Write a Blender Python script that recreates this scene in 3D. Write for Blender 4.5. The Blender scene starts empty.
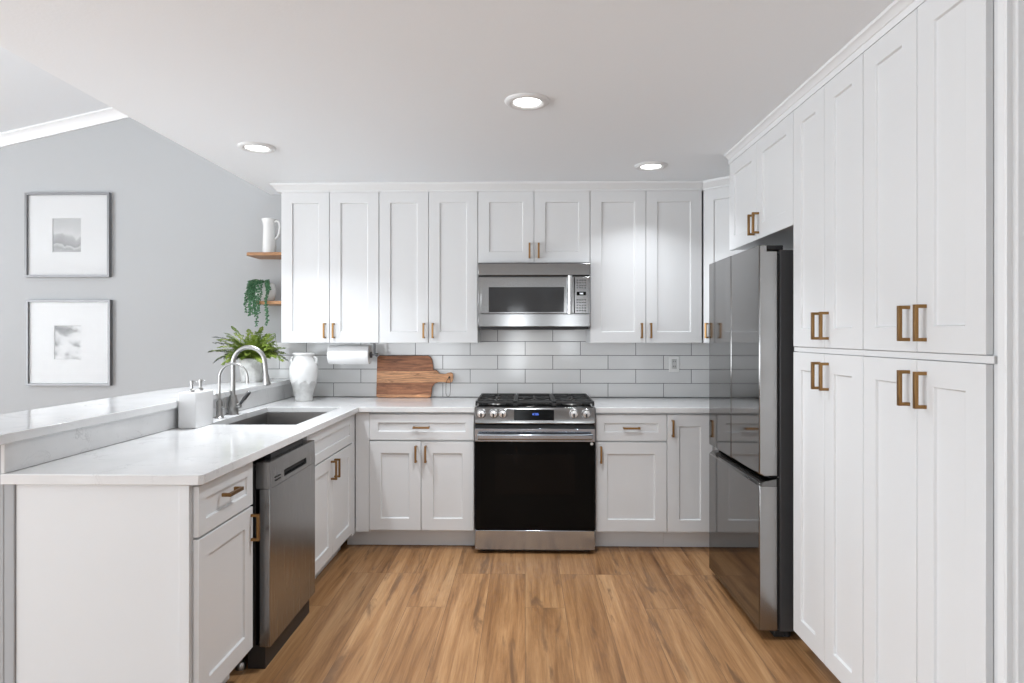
import bpy, bmesh, math, random
from mathutils import Vector, Matrix
random.seed(7)
C = bpy.context.scene
COL = C.collection
PI = math.pi

# ------------------------------------------------------------------ camera
FPX = 637.5
cam_d = bpy.data.cameras.new('camera')
cam = bpy.data.objects.new('camera', cam_d); COL.objects.link(cam)
cam.location = (0, 0, 1.374)
cam.rotation_euler = (PI/2, 0, 0.0208)
cam_d.sensor_width = 36.0
cam_d.lens = FPX/1024*36.0
cam_d.shift_y = -6.9/1024
cam_d.clip_start = 0.02
C.camera = cam

# ------------------------------------------------------------------ light
world = bpy.data.worlds.new('world'); C.world = world; world.use_nodes = True
bg = world.node_tree.nodes['Background']
bg.inputs[0].default_value = (0.95, 0.98, 1.0, 1); bg.inputs[1].default_value = 1.2

def area(name, loc, rot, sx, sy, power, col=(1, 1, 1)):
    d = bpy.data.lights.new(name, 'AREA'); d.shape = 'RECTANGLE'
    d.size = sx; d.size_y = sy; d.energy = power; d.color = col
    o = bpy.data.objects.new(name, d); COL.objects.link(o)
    o.location = loc; o.rotation_euler = rot
    return o
# area lamps added for daylight at the unseen windows behind the camera and in the living room,
# tipped up to throw more light on the ceiling
UPT = math.radians(90 + 42)
DAY = (0.91, 0.965, 1.015)
area('rear_window_daylight', (-0.20, -5.98, 1.25), (UPT, 0, 0), 0.36, 2.1, 22, DAY)
area('rear_window_daylight', (1.0, -5.98, 1.45), (UPT, 0, 0), 0.30, 1.6, 12, DAY)
area('rear_window_daylight', (-3.4, -5.98, 1.25), (UPT, 0, 0), 3.6, 2.1, 105, DAY)
area('living_window_daylight', (-6.15, 0.2, 1.25), (UPT, 0, -PI/2), 5.0, 2.1, 325, DAY)

C.view_settings.view_transform = 'Standard'
C.view_settings.look = 'None'
C.view_settings.exposure = 0.17
C.view_settings.gamma = 1.0
C.view_settings.use_curve_mapping = False

# ------------------------------------------------------------------ materials
def new_mat(name, col, rough=0.5, metal=0.0, spec=0.5):
    m = bpy.data.materials.new(name); m.use_nodes = True
    b = m.node_tree.nodes['Principled BSDF']
    b.inputs['Base Color'].default_value = (*col, 1)
    b.inputs['Roughness'].default_value = rough
    b.inputs['Metallic'].default_value = metal
    b.inputs['Specular IOR Level'].default_value = spec
    return m, m.node_tree, b

def N(nt, t, **kw):
    n = nt.nodes.new(t)
    for k, v in kw.items(): setattr(n, k, v)
    return n

def coords(nt, scale=(1, 1, 1), rot=(0, 0, 0), loc=(0, 0, 0)):
    t = N(nt, 'ShaderNodeTexCoord'); mp = N(nt, 'ShaderNodeMapping')
    mp.inputs['Scale'].default_value = scale
    mp.inputs['Rotation'].default_value = rot
    mp.inputs['Location'].default_value = loc
    nt.links.new(t.outputs['Object'], mp.inputs['Vector'])
    return mp.outputs['Vector']

def noise(nt, vec, scale, detail=4, rough=0.5, dist=0.0):
    n = N(nt, 'ShaderNodeTexNoise')
    n.inputs['Scale'].default_value = scale; n.inputs['Detail'].default_value = detail
    n.inputs['Roughness'].default_value = rough; n.inputs['Distortion'].default_value = dist
    nt.links.new(vec, n.inputs['Vector'])
    return n.outputs['Fac']

def ramp(nt, fac, stops, interp='LINEAR'):
    r = N(nt, 'ShaderNodeValToRGB'); r.color_ramp.interpolation = interp
    e = r.color_ramp.elements
    while len(e) > 1: e.remove(e[-1])
    e[0].position = stops[0][0]; e[0].color = (*stops[0][1], 1)
    for p, c in stops[1:]:
        x = e.new(p); x.color = (*c, 1)
    nt.links.new(fac, r.inputs['Fac'])
    return r.outputs['Color']

def mix(nt, fac, a, b, mode='MIX'):
    m = N(nt, 'ShaderNodeMix', data_type='RGBA', blend_type=mode)
    for s, v in ((0, fac), (6, a), (7, b)):
        if isinstance(v, (int, float)): m.inputs[s].default_value = v
        elif isinstance(v, tuple): m.inputs[s].default_value = (*v, 1)
        else: nt.links.new(v, m.inputs[s])
    return m.outputs[2]

def bump(nt, b, h, strength=0.1, dist=0.002):
    n = N(nt, 'ShaderNodeBump'); n.inputs['Strength'].default_value = strength
    n.inputs['Distance'].default_value = dist
    nt.links.new(h, n.inputs['Height']); nt.links.new(n.outputs[0], b.inputs['Normal'])

M = {}
def simple(key, col, rough=0.5, metal=0.0, spec=0.5, nscale=None, nstr=0.05, ndist=0.001):
    m, nt, b = new_mat(key, col, rough, metal, spec)
    if nscale:
        bump(nt, b, noise(nt, coords(nt), nscale, 3), nstr, ndist)
    M[key] = m
    return m
simple('white_paint', (0.665, 0.67, 0.675), 0.36, nscale=60, nstr=0.02)
simple('trim_white', (0.72, 0.725, 0.73), 0.4, nscale=60, nstr=0.02)
simple('ceiling_paint', (0.86, 0.89, 0.92), 0.9, nscale=90, nstr=0.15, ndist=0.003)
simple('grey_wall', (0.395, 0.40, 0.405), 0.75, nscale=120, nstr=0.08)
simple('white_wall', (0.66, 0.66, 0.66), 0.8, nscale=120, nstr=0.02)
simple('pony_grey', (0.36, 0.36, 0.365), 0.75, nscale=120, nstr=0.08)
simple('black_gloss', (0.004, 0.004, 0.004), 0.10, nscale=20, nstr=0.004, spec=0.07)
simple('black_iron', (0.018, 0.018, 0.018), 0.5, nscale=200, nstr=0.2)
simple('black_plastic', (0.015, 0.015, 0.016), 0.45, nscale=150, nstr=0.05)
simple('dark_gap', (0.02, 0.02, 0.02), 0.8, nscale=50)
simple('chrome', (0.78, 0.78, 0.78), 0.12, 1.0, nscale=30, nstr=0.01)
simple('brushed_nickel', (0.36, 0.355, 0.345), 0.3, 1.0, nscale=150, nstr=0.03)
simple('dark_steel_bracket', (0.12, 0.12, 0.125), 0.4, 0.8, nscale=150, nstr=0.05)
simple('white_ceramic', (0.70, 0.70, 0.69), 0.12, nscale=14, nstr=0.05, ndist=0.004)
simple('soap_white', (0.68, 0.68, 0.68), 0.35, nscale=60, nstr=0.03)
simple('plastic_white', (0.78, 0.78, 0.77), 0.35, nscale=80, nstr=0.02)
simple('frame_grey', (0.20, 0.20, 0.205), 0.4, 0.3, nscale=90, nstr=0.08)
simple('mat_board', (0.57, 0.57, 0.57), 0.8, nscale=300, nstr=0.06)
simple('soil', (0.03, 0.022, 0.015), 0.95, nscale=80, nstr=0.6, ndist=0.006)
simple('vine_green', (0.06, 0.165, 0.075), 0.4, nscale=60, nstr=0.1)
simple('stem_green', (0.06, 0.07, 0.025), 0.6, nscale=60, nstr=0.1)
simple('sink_steel', (0.15, 0.145, 0.14), 0.38, 1.0, nscale=200, nstr=0.04)
simple('twine', (0.10, 0.085, 0.07), 0.8, nscale=300, nstr=0.2)
simple('fridge_body', (0.075, 0.075, 0.078), 0.45, 0.4, nscale=120, nstr=0.06)
simple('dark_underside', (0.22, 0.22, 0.22), 0.6, nscale=60, nstr=0.03)

def brushed(key, col, rough, axis='x', strength=0.03):
    m, nt, b = new_mat(key, col, rough, 1.0)
    sc = {'x': (2, 300, 300), 'y': (300, 2, 300), 'z': (300, 300, 2)}[axis]
    f = noise(nt, coords(nt, sc), 1.0, 3, 0.6)
    bump(nt, b, f, strength, 0.001)
    r = N(nt, 'ShaderNodeMapRange'); r.inputs[3].default_value = rough*0.95; r.inputs[4].default_value = rough*1.05
    nt.links.new(f, r.inputs[0]); nt.links.new(r.outputs[0], b.inputs['Roughness'])
    M[key] = m
brushed('stainless', (0.25, 0.249, 0.247), 0.13, 'x', 0.012)
brushed('stainless_lit', (0.42, 0.45, 0.495), 0.16, 'x', 0.012)  # lighter, bluer copy of the stainless, tinted to offset the brown floor reflection
simple('knob_steel', (0.60, 0.60, 0.60), 0.2, 1.0, nscale=80, nstr=0.01)
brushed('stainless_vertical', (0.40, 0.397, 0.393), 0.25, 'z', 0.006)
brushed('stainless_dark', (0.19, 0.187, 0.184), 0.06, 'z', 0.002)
brushed('stainless_grey', (0.31, 0.308, 0.305), 0.27, 'z', 0.002)
brushed('bronze', (0.29, 0.165, 0.068), 0.36, 'x', 0.02)

# brass with a worn darker edge tone comes from the gloss alone
def mat_tile():
    m, nt, b = new_mat('subway_tile', (0.8, 0.8, 0.8), 0.10)
    v = coords(nt)
    sep = N(nt, 'ShaderNodeSeparateXYZ'); nt.links.new(v, sep.inputs[0])
    cmb = N(nt, 'ShaderNodeCombineXYZ'); nt.links.new(sep.outputs[0], cmb.inputs[0]); nt.links.new(sep.outputs[2], cmb.inputs[1])
    br = N(nt, 'ShaderNodeTexBrick'); br.offset = 0.5; br.offset_frequency = 2; br.squash = 1
    br.inputs['Scale'].default_value = 1.0
    br.inputs['Brick Width'].default_value = 0.4035; br.inputs['Row Height'].default_value = 0.1018
    br.inputs['Mortar Size'].default_value = 0.0022; br.inputs['Mortar Smooth'].default_value = 0.15
    br.inputs['Color1'].default_value = (0.74, 0.74, 0.735, 1); br.inputs['Color2'].default_value = (0.70, 0.70, 0.70, 1)
    br.inputs['Mortar'].default_value = (0.13, 0.13, 0.13, 1)
    nt.links.new(cmb.outputs[0], br.inputs['Vector'])
    nt.links.new(br.outputs['Color'], b.inputs['Base Color'])
    w = noise(nt, v, 9, 2)
    inv = N(nt, 'ShaderNodeMath', operation='MULTIPLY_ADD'); inv.inputs[1].default_value = -1.0
    nt.links.new(br.outputs['Fac'], inv.inputs[0]); 
    sm = N(nt, 'ShaderNodeMath', operation='MULTIPLY'); sm.inputs[1].default_value = 0.35
    nt.links.new(w, sm.inputs[0]); nt.links.new(sm.outputs[0], inv.inputs[2])
    bump(nt, b, inv.outputs[0], 0.5, 0.0025)
    r = N(nt, 'ShaderNodeMapRange'); r.inputs[3].default_value = 0.10; r.inputs[4].default_value = 0.8
    nt.links.new(br.outputs['Fac'], r.inputs[0]); nt.links.new(r.outputs[0], b.inputs['Roughness'])
    M['tile'] = m
mat_tile()

def mat_quartz():
    m, nt, b = new_mat('quartz', (0.8, 0.8, 0.8), 0.10)
    v = coords(nt)
    n1 = noise(nt, v, 3.2, 8, 0.62, 1.2)
    vein = ramp(nt, n1, [(0.0, (0, 0, 0)), (0.487, (0, 0, 0)), (0.50, (1, 1, 1)), (0.513, (0, 0, 0)), (1.0, (0, 0, 0))])
    n2 = noise(nt, v, 5.0, 2)
    msk = ramp(nt, n2, [(0.50, (0, 0, 0)), (0.68, (1, 1, 1))])
    mk = mix(nt, 1.0, vein, msk, 'MULTIPLY')
    cloud = ramp(nt, noise(nt, v, 6, 5), [(0.3, (0.66, 0.66, 0.66)), (0.7, (0.72, 0.72, 0.72))])
    fleck = ramp(nt, noise(nt, v, 45, 3), [(0.66, (0, 0, 0)), (0.74, (1, 1, 1))])
    mk2 = mix(nt, 0.55, (0, 0, 0), mk)
    c1 = mix(nt, mk2, cloud, (0.40, 0.40, 0.405))
    f2 = mix(nt, 0.25, (0, 0, 0), fleck)
    c2 = mix(nt, f2, c1, (0.52, 0.52, 0.53))
    nt.links.new(c2, b.inputs['Base Color'])
    M['quartz'] = m
mat_quartz()

def mat_floor():
    m, nt, b = new_mat('oak_planks', (0.4, 0.25, 0.14), 0.42, spec=0.35)
    t = N(nt, 'ShaderNodeTexCoord')
    sep = N(nt, 'ShaderNodeSeparateXYZ'); nt.links.new(t.outputs['Object'], sep.inputs[0])
    cmb = N(nt, 'ShaderNodeCombineXYZ'); nt.links.new(sep.outputs[1], cmb.inputs[0]); nt.links.new(sep.outputs[0], cmb.inputs[1])
    br = N(nt, 'ShaderNodeTexBrick'); br.offset = 0.37; br.offset_frequency = 3
    br.inputs['Scale'].default_value = 1.0
    br.inputs['Brick Width'].default_value = 1.22; br.inputs['Row Height'].default_value = 0.20
    br.inputs['Mortar Size'].default_value = 0.0011; br.inputs['Mortar Smooth'].default_value = 0.2
    br.inputs['Color1'].default_value = (0.0, 0.0, 0.0, 1); br.inputs['Color2'].default_value = (1, 1, 1, 1)
    br.inputs['Mortar'].default_value = (0.5, 0.5, 0.5, 1)
    nt.links.new(cmb.outputs[0], br.inputs['Vector'])
    rnd = N(nt, 'ShaderNodeSeparateColor'); nt.links.new(br.outputs['Color'], rnd.inputs[0])
    # offset the grain plank by plank
    off = N(nt, 'ShaderNodeVectorMath', operation='MULTIPLY_ADD')
    nt.links.new(br.outputs['Color'], off.inputs[0]); off.inputs[1].default_value = (7.3, 13.7, 3.1)
    nt.links.new(t.outputs['Object'], off.inputs[2])
    mp = N(nt, 'ShaderNodeMapping'); mp.inputs['Scale'].default_value = (13, 0.8, 1)
    nt.links.new(off.outputs[0], mp.inputs['Vector'])
    g = noise(nt, mp.outputs[0], 1.0, 8, 0.68, 0.5)
    mp2 = N(nt, 'ShaderNodeMapping'); mp2.inputs['Scale'].default_value = (140, 4, 1)
    nt.links.new(off.outputs[0], mp2.inputs['Vector'])
    fine = noise(nt, mp2.outputs[0], 1.0, 3, 0.6)
    mp3 = N(nt, 'ShaderNodeMapping'); mp3.inputs['Scale'].default_value = (15.0, 1.7, 1)
    nt.links.new(off.outputs[0], mp3.inputs['Vector'])
    knot = noise(nt, mp3.outputs[0], 1.0, 5, 0.6, 0.6)
    base = ramp(nt, g, [(0.28, (0.125, 0.053, 0.019)), (0.42, (0.275, 0.138, 0.056)), (0.56, (0.385, 0.210, 0.093)), (0.74, (0.48, 0.292, 0.144))])
    tone = ramp(nt, rnd.outputs[0], [(0, (0.86, 0.85, 0.84)), (1, (1.06, 1.06, 1.06))])
    c = mix(nt, 1.0, base, tone, 'MULTIPLY')
    fr = ramp(nt, fine, [(0.3, (0.80, 0.78, 0.76)), (0.7, (1.07, 1.07, 1.07))])
    c = mix(nt, 1.0, c, fr, 'MULTIPLY')
    kr = ramp(nt, knot, [(0.32, (1, 1, 1)), (0.42, (0, 0, 0))])
    kr = mix(nt, 0.8, (0, 0, 0), kr)
    c = mix(nt, kr, c, (0.135, 0.07, 0.034))
    c = mix(nt, br.outputs['Fac'], c, (0.14, 0.075, 0.04))
    nt.links.new(c, b.inputs['Base Color'])
    bump(nt, b, fine, 0.10, 0.0012)
    M['floor'] = m
mat_floor()

def mat_board():
    m, nt, b = new_mat('acacia', (0.3, 0.12, 0.06), 0.45)
    v = coords(nt)
    sep = N(nt, 'ShaderNodeSeparateXYZ'); nt.links.new(v, sep.inputs[0])
    w = N(nt, 'ShaderNodeMath', operation='MULTIPLY_ADD')
    n0 = noise(nt, coords(nt, (2.5, 1, 6)), 1.0, 2)
    nt.links.new(n0, w.inputs[0]); w.inputs[1].default_value = 0.012
    nt.links.new(sep.outputs[2], w.inputs[2])
    mr = N(nt, 'ShaderNodeMapRange'); mr.inputs[1].default_value = 0.0; mr.inputs[2].default_value = 0.31
    nt.links.new(w.outputs[0], mr.inputs[0])
    strip = ramp(nt, mr.outputs[0], [(0, (0.58, 0.29, 0.145)), (0.09, (0.33, 0.135, 0.062)), (0.37, (0.60, 0.31, 0.155)), (0.64, (0.31, 0.125, 0.058))], 'CONSTANT')
    g = noise(nt, coords(nt, (5, 1, 55)), 1.0, 6, 0.65, 1.5)
    gr = ramp(nt, g, [(0.30, (0.42, 0.36, 0.32)), (0.50, (1.0, 1.0, 1.0)), (0.70, (1.6, 1.6, 1.55))])
    c = mix(nt, 1.0, strip, gr, 'MULTIPLY')
    nt.links.new(c, b.inputs['Base Color'])
    M['board'] = m
mat_board()

def mat_shelf():
    m, nt, b = new_mat('shelf_wood', (0.4, 0.2, 0.09), 0.45)
    g = noise(nt, coords(nt, (4, 40, 40)), 1.0, 5, 0.6, 1.0)
    nt.links.new(ramp(nt, g, [(0.3, (0.27, 0.125, 0.05)), (0.7, (0.50, 0.26, 0.115))]), b.inputs['Base Color'])
    M['shelf'] = m
mat_shelf()

def mat_pot():
    m, nt, b = new_mat('pot_stone', (0.6, 0.6, 0.6), 0.6)
    g = noise(nt, coords(nt), 16, 6, 0.65, 0.8)
    nt.links.new(ramp(nt, g, [(0.3, (0.36, 0.355, 0.345)), (0.55, (0.62, 0.62, 0.61)), (0.8, (0.76, 0.76, 0.75))]), b.inputs['Base Color'])
    bump(nt, b, g, 0.2, 0.004)
    M['pot_stone'] = m
    m, nt, b = new_mat('unglazed', (0.55, 0.55, 0.54), 0.7)
    g = noise(nt, coords(nt), 40, 4)
    nt.links.new(ramp(nt, g, [(0.3, (0.50, 0.50, 0.49)), (0.7, (0.60, 0.60, 0.59))]), b.inputs['Base Color'])
    M['unglazed'] = m
    m, nt, b = new_mat('fern_leaf', (0.1, 0.2, 0.03), 0.5)
    g = noise(nt, coords(nt), 14, 2)
    nt.links.new(ramp(nt, g, [(0.3, (0.11, 0.18, 0.025)), (0.5, (0.22, 0.31, 0.045)), (0.72, (0.40, 0.47, 0.10))]), b.inputs['Base Color'])
    M['fern'] = m
    m, nt, b = new_mat('fern_leaf_dark', (0.1, 0.12, 0.10), 0.5)
    g = noise(nt, coords(nt), 18, 2)
    nt.links.new(ramp(nt, g, [(0.3, (0.05, 0.075, 0.045)), (0.7, (0.16, 0.19, 0.14))]), b.inputs['Base Color'])
    M['fern_dark'] = m
    m, nt, b = new_mat('paper_towel', (0.76, 0.76, 0.76), 0.95)
    bump(nt, b, noise(nt, coords(nt), 160, 2), 0.25, 0.002)
    M['paper'] = m
mat_pot()

def mat_prints():
    # misty grey hills
    m, nt, b = new_mat('landscape_print', (0.5, 0.5, 0.5), 0.7)
    v = coords(nt)
    sep = N(nt, 'ShaderNodeSeparateXYZ'); nt.links.new(v, sep.inputs[0])
    n = noise(nt, coords(nt, (9, 1, 3)), 1.0, 4, 0.55)
    a = N(nt, 'ShaderNodeMath', operation='MULTIPLY_ADD'); a.inputs[1].default_value = 0.16
    nt.links.new(n, a.inputs[0]); nt.links.new(sep.outputs[2], a.inputs[2])
    mr = N(nt, 'ShaderNodeMapRange'); mr.inputs[1].default_value = 0.05; mr.inputs[2].default_value = 0.33
    nt.links.new(a.outputs[0], mr.inputs[0])
    nt.links.new(ramp(nt, mr.outputs[0], [(0, (0.40, 0.40, 0.40)), (0.22, (0.28, 0.28, 0.28)), (0.30, (0.42, 0.42, 0.42)), (0.33, (0.25, 0.25, 0.25)),
        (0.55, (0.33, 0.33, 0.33)), (0.62, (0.47, 0.47, 0.47)), (0.8, (0.41, 0.41, 0.41)), (1, (0.38, 0.38, 0.38))]), b.inputs['Base Color'])
    M['print_hills'] = m
    m, nt, b = new_mat('sketch_print', (0.5, 0.5, 0.5), 0.7)
    n = noise(nt, coords(nt, (38, 1, 120)), 1.0, 3, 0.7)
    n2 = noise(nt, coords(nt, (7, 1, 12), loc=(3.1, 0, 1.7)), 1.0, 2, 0.5)
    s = N(nt, 'ShaderNodeMath', operation='ADD'); nt.links.new(n, s.inputs[0]); nt.links.new(n2, s.inputs[1])
    nt.links.new(ramp(nt, s.outputs[0], [(0.88, (0.17, 0.17, 0.17)), (1.04, (0.34, 0.34, 0.34)), (1.17, (0.57, 0.57, 0.57))]), b.inputs['Base Color'])
    M['print_sketch'] = m
mat_prints()

def emit(key, col, s):
    m = bpy.data.materials.new(key); m.use_nodes = True
    b = m.node_tree.nodes['Principled BSDF']
    b.inputs['Base Color'].default_value = (*col, 1)
    b.inputs['Emission Color'].default_value = (*col, 1); b.inputs['Emission Strength'].default_value = s
    M[key] = m
emit('lamp_lens', (1, 0.99, 0.97), 6.0)
emit('blue_digits', (0.12, 0.25, 1.0), 0.6)
emit('white_digits', (0.8, 0.85, 0.9), 0.7)

def mat_glass():
    m = bpy.data.materials.new('picture_glass'); m.use_nodes = True
    nt = m.node_tree; nt.nodes.remove(nt.nodes['Principled BSDF'])
    tr = N(nt, 'ShaderNodeBsdfTransparent'); gl = N(nt, 'ShaderNodeBsdfGlossy'); gl.inputs['Roughness'].default_value = 0.02
    fr = N(nt, 'ShaderNodeFresnel'); fr.inputs['IOR'].default_value = 1.16
    mx = N(nt, 'ShaderNodeMixShader')
    nt.links.new(fr.outputs[0], mx.inputs[0]); nt.links.new(tr.outputs[0], mx.inputs[1]); nt.links.new(gl.outputs[0], mx.inputs[2])
    nt.links.new(mx.outputs[0], nt.nodes['Material Output'].inputs[0])
    M['glass'] = m
mat_glass()

def mat_window_dark(key, a, spec):
    m, nt, b = new_mat(key, a, 0.06, spec=spec)
    bump(nt, b, noise(nt, coords(nt), 12, 1), 0.004, 0.001)
    M[key] = m
mat_window_dark('dark_glass', (0.045, 0.045, 0.046), 0.2)
mat_window_dark('oven_window', (0.006, 0.005, 0.0045), 0.07)

# ------------------------------------------------------------------ mesh helpers
class MB:
    def __init__(s): s.bm = bmesh.new()
    def box(s, x0, x1, y0, y1, z0, z1, mtx=None):
        r = bmesh.ops.create_cube(s.bm, size=1.0)
        for v in r['verts']:
            v.co = Vector(((x0+x1)/2 + v.co.x*(x1-x0), (y0+y1)/2 + v.co.y*(y1-y0), (z0+z1)/2 + v.co.z*(z1-z0)))
            if mtx: v.co = mtx @ v.co
        return s
    def prism(s, pts, axis, a0, a1):
        """polygon pts (2D) swept along axis; 'y': pts=(x,z), 'x': pts=(y,z), 'z': pts=(x,y)"""
        f = {'y': lambda p, a: (p[0], a, p[1]), 'x': lambda p, a: (a, p[0], p[1]), 'z': lambda p, a: (p[0], p[1], a)}[axis]
        A = [s.bm.verts.new(f(p, a0)) for p in pts]; B = [s.bm.verts.new(f(p, a1)) for p in pts]
        n = len(pts)
        s.bm.faces.new(A); s.bm.faces.new(B[::-1])
        for i in range(n): s.bm.faces.new((A[i], B[i], B[(i+1) % n], A[(i+1) % n]))
        return s
    def lathe(s, prof, c=(0, 0, 0), seg=40, axis='z', cap=True, wob=None):
        """prof = [(r, h)...]"""
        rings = []
        for j, (r, h) in enumerate(prof):
            ring = []
            for i in range(seg):
                a = 2*PI*i/seg
                hh = h + (wob(a) if wob and j == wob.j else 0)
                x, y = r*math.cos(a), r*math.sin(a)
                p = {'z': (x, y, hh), 'x': (hh, x, y), 'y': (x, hh, y)}[axis]
                ring.append(s.bm.verts.new((c[0]+p[0], c[1]+p[1], c[2]+p[2])))
            rings.append(ring)
        for a, b in zip(rings, rings[1:]):
            for i in range(seg):
                s.bm.faces.new((a[i], a[(i+1) % seg], b[(i+1) % seg], b[i]))
        if cap:
            for ring in (rings[0], rings[-1]):
                if (ring[0].co - ring[seg//2].co).length > 1e-6: s.bm.faces.new(ring)
        return s
    def tube(s, pts, r, seg=12, cap=True):
        pts = [Vector(p) for p in pts]; n = len(pts)
        rr = r if isinstance(r, (list, tuple)) else [r]*n
        t0 = (pts[1]-pts[0]).normalized()
        u = t0.orthogonal().normalized(); rings = []
        for i, p in enumerate(pts):
            t = (pts[min(i+1, n-1)] - pts[max(i-1, 0)]).normalized()
            u = (u - t*u.dot(t)).normalized(); w = t.cross(u)
            rings.append([s.bm.verts.new(p + (u*math.cos(2*PI*k/seg) + w*math.sin(2*PI*k/seg))*rr[i]) for k in range(seg)])
        for a, b in zip(rings, rings[1:]):
            for i in range(seg): s.bm.faces.new((a[i], a[(i+1) % seg], b[(i+1) % seg], b[i]))
        if cap: s.bm.faces.new(rings[0][::-1]); s.bm.faces.new(rings[-1])
        return s
    def quadface(s, *p):
        s.bm.faces.new([s.bm.verts.new(q) for q in p]); return s
    def build(s, name, m, parent=None, bevel=0.0, smooth=None, seg=2):
        bmesh.ops.recalc_face_normals(s.bm, faces=s.bm.faces)
        me = bpy.data.meshes.new(name); s.bm.to_mesh(me); s.bm.free()
        me.materials.append(M[m] if isinstance(m, str) else m)
        o = bpy.data.objects.new(name, me); COL.objects.link(o)
        if parent: o.parent = parent
        if bevel:
            b = o.modifiers.new('bevel', 'BEVEL'); b.width = bevel; b.segments = seg
            b.limit_method = 'ANGLE'; b.angle_limit = math.radians(35)
        if smooth or bevel:
            for p in me.polygons: p.use_smooth = True
            me.set_sharp_from_angle(angle=math.radians(smooth if smooth else 40))
        return o

def tag(o, label, cat, group=None):
    o['label'] = label; o['category'] = cat
    if group: o['group'] = group
    return o
def thing(name, label, cat, loc=(0, 0, 0), rz=0.0, group=None):
    o = bpy.data.objects.new(name, None); COL.objects.link(o)
    o.empty_display_size = 0.1
    o.location = loc; o.rotation_euler = (0, 0, rz)
    return tag(o, label, cat, group)
def struct(o):
    o['kind'] = 'structure'; return o
def arc(cx, cz, r, a0, a1, n, y=0.0):
    return [(cx + r*math.cos(a0+(a1-a0)*i/n), y, cz + r*math.sin(a0+(a1-a0)*i/n)) for i in range(n+1)]

# ------------------------------------------------------------------ setting
D = 4.68          # back wall
XR = 1.81         # right wall
CEIL = 2.41
XC = -1.885       # edge of the flat kitchen ceiling
def vz(x): return 3.033 + 0.222*(x + 3.11)

struct(MB().box(-6.2, 2.0, -6.0, D+0.1, -0.05, 0.0).build('floor', 'floor'))
struct(MB().box(XC, XR+0.1, -6.0, D, CEIL, CEIL+0.06).build('ceiling', 'ceiling_paint'))
# vaulted ceiling of the living room and the drop face of the kitchen ceiling
o = MB().prism([(-6.2, vz(-6.2)), (XC+0.05, vz(XC+0.05)), (XC+0.05, vz(XC+0.05)+0.06), (-6.2, vz(-6.2)+0.06)], 'y', -6.0, D+0.1)
struct(o.build('ceiling.001', 'ceiling_paint'))
struct(MB().box(XC, XC+0.05, -6.0, D, CEIL+0.061, vz(XC)).build('wall_soffit', 'ceiling_paint'))
struct(MB().box(-6.2, XR+0.1, D, D+0.1, 0, 3.45).build('wall_back', 'grey_wall'))
struct(MB().box(XR, XR+0.1, 1.52, D, 0, CEIL).build('wall_right', 'white_wall'))
# the rest of the room, behind the camera: openings are left for the windows
def wall_with_openings(name, axis, at, th, a0, a1, h, ops, m):
    b = MB()
    def put(p0, p1, z0, z1):
        if axis == 'y': b.box(p0, p1, at-th, at, z0, z1)
        else: b.box(at-th, at, p0, p1, z0, z1)
    cur = a0
    for p0, p1, z0, z1 in ops:
        put(cur, p0, 0, h)
        if z0 > 0: put(p0, p1, 0, z0)
        put(p0, p1, z1, h); cur = p1
    put(cur, a1, 0, h)
    return struct(b.build(name, m))
wall_with_openings('wall_rear', 'y', -6.0, 0.1, -6.2, 1.4, 3.4, [(-5.2, -1.6, 0.2, 2.3), (-0.38, -0.02, 0.2, 2.3), (0.85, 1.15, 0.65, 2.25)], 'white_wall')
wall_with_openings('wall_left', 'x', -6.2, 0.1, -6.0, D+0.1, 3.0, [(-2.3, 2.7, 0.2, 2.3)], 'white_wall')
struct(MB().box(1.30, 1.40, -6.0, 1.499, 0, CEIL-0.001).build('wall_side', 'white_wall'))
# tiled backsplash, between counter and wall cabinets, running up behind the microwave
o = MB().prism([(0, 0), (3.827, 0), (3.827, 0.58), (0.340, 0.58), (0.340, 0.398), (0, 0.398)], 'y', -0.008, -0.0002).build('wall_tiles', 'tile', bevel=0.001)
o.location = (-2.018, D, 0.9165); struct(o)
TX = -2.0
# sloped crown moulding on the grey wall
prof = [(0.0, 0.0), (-0.014, 0.0), (-0.018, 0.014), (-0.036, 0.044), (-0.05, 0.066), (-0.056, 0.070), (-0.056, 0.0835), (0.0, 0.0835)]
bm = MB(); L = []
for x in (-6.2, XC-0.02):
    L.append([bm.bm.verts.new((x, D+py, vz(x)-0.084+pz)) for py, pz in prof])
n = len(prof)
bm.bm.faces.new(L[0]); bm.bm.faces.new(L[1][::-1])
for i in range(n): bm.bm.faces.new((L[0][i], L[1][i], L[1][(i+1) % n], L[0][(i+1) % n]))
struct(bm.build('trim_1', 'trim_white', smooth=25))
# pony wall carrying the raised bar
struct(MB().box(-1.90, -1.734, 2.085, D-0.001, 0, 1.016).box(-1.734, -1.698, 2.085, D-0.001, 0, 0.879).build('wall_peninsula', 'pony_grey', bevel=0.004))
# doorway casing at the right, in a short wall facing the kitchen
struct(MB().box(1.243, XR, 1.50, 1.585, 0, CEIL-0.001).build('wall_front', 'white_wall'))
cas = MB()
cas.prism([(1.167, 1.6), (1.167, 1.578), (1.1715, 1.575), (1.175, 1.578), (1.178, 1.584), (1.1895, 1.584), (1.194, 1.577), (1.1985, 1.575), (1.2015, 1.58), (1.2075, 1.583), (1.2365, 1.583), (1.2425, 1.588), (1.2425, 1.6)], 'z', 0, CEIL-0.002)
struct(cas.build('trim_2', 'trim_white', smooth=30))
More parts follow.
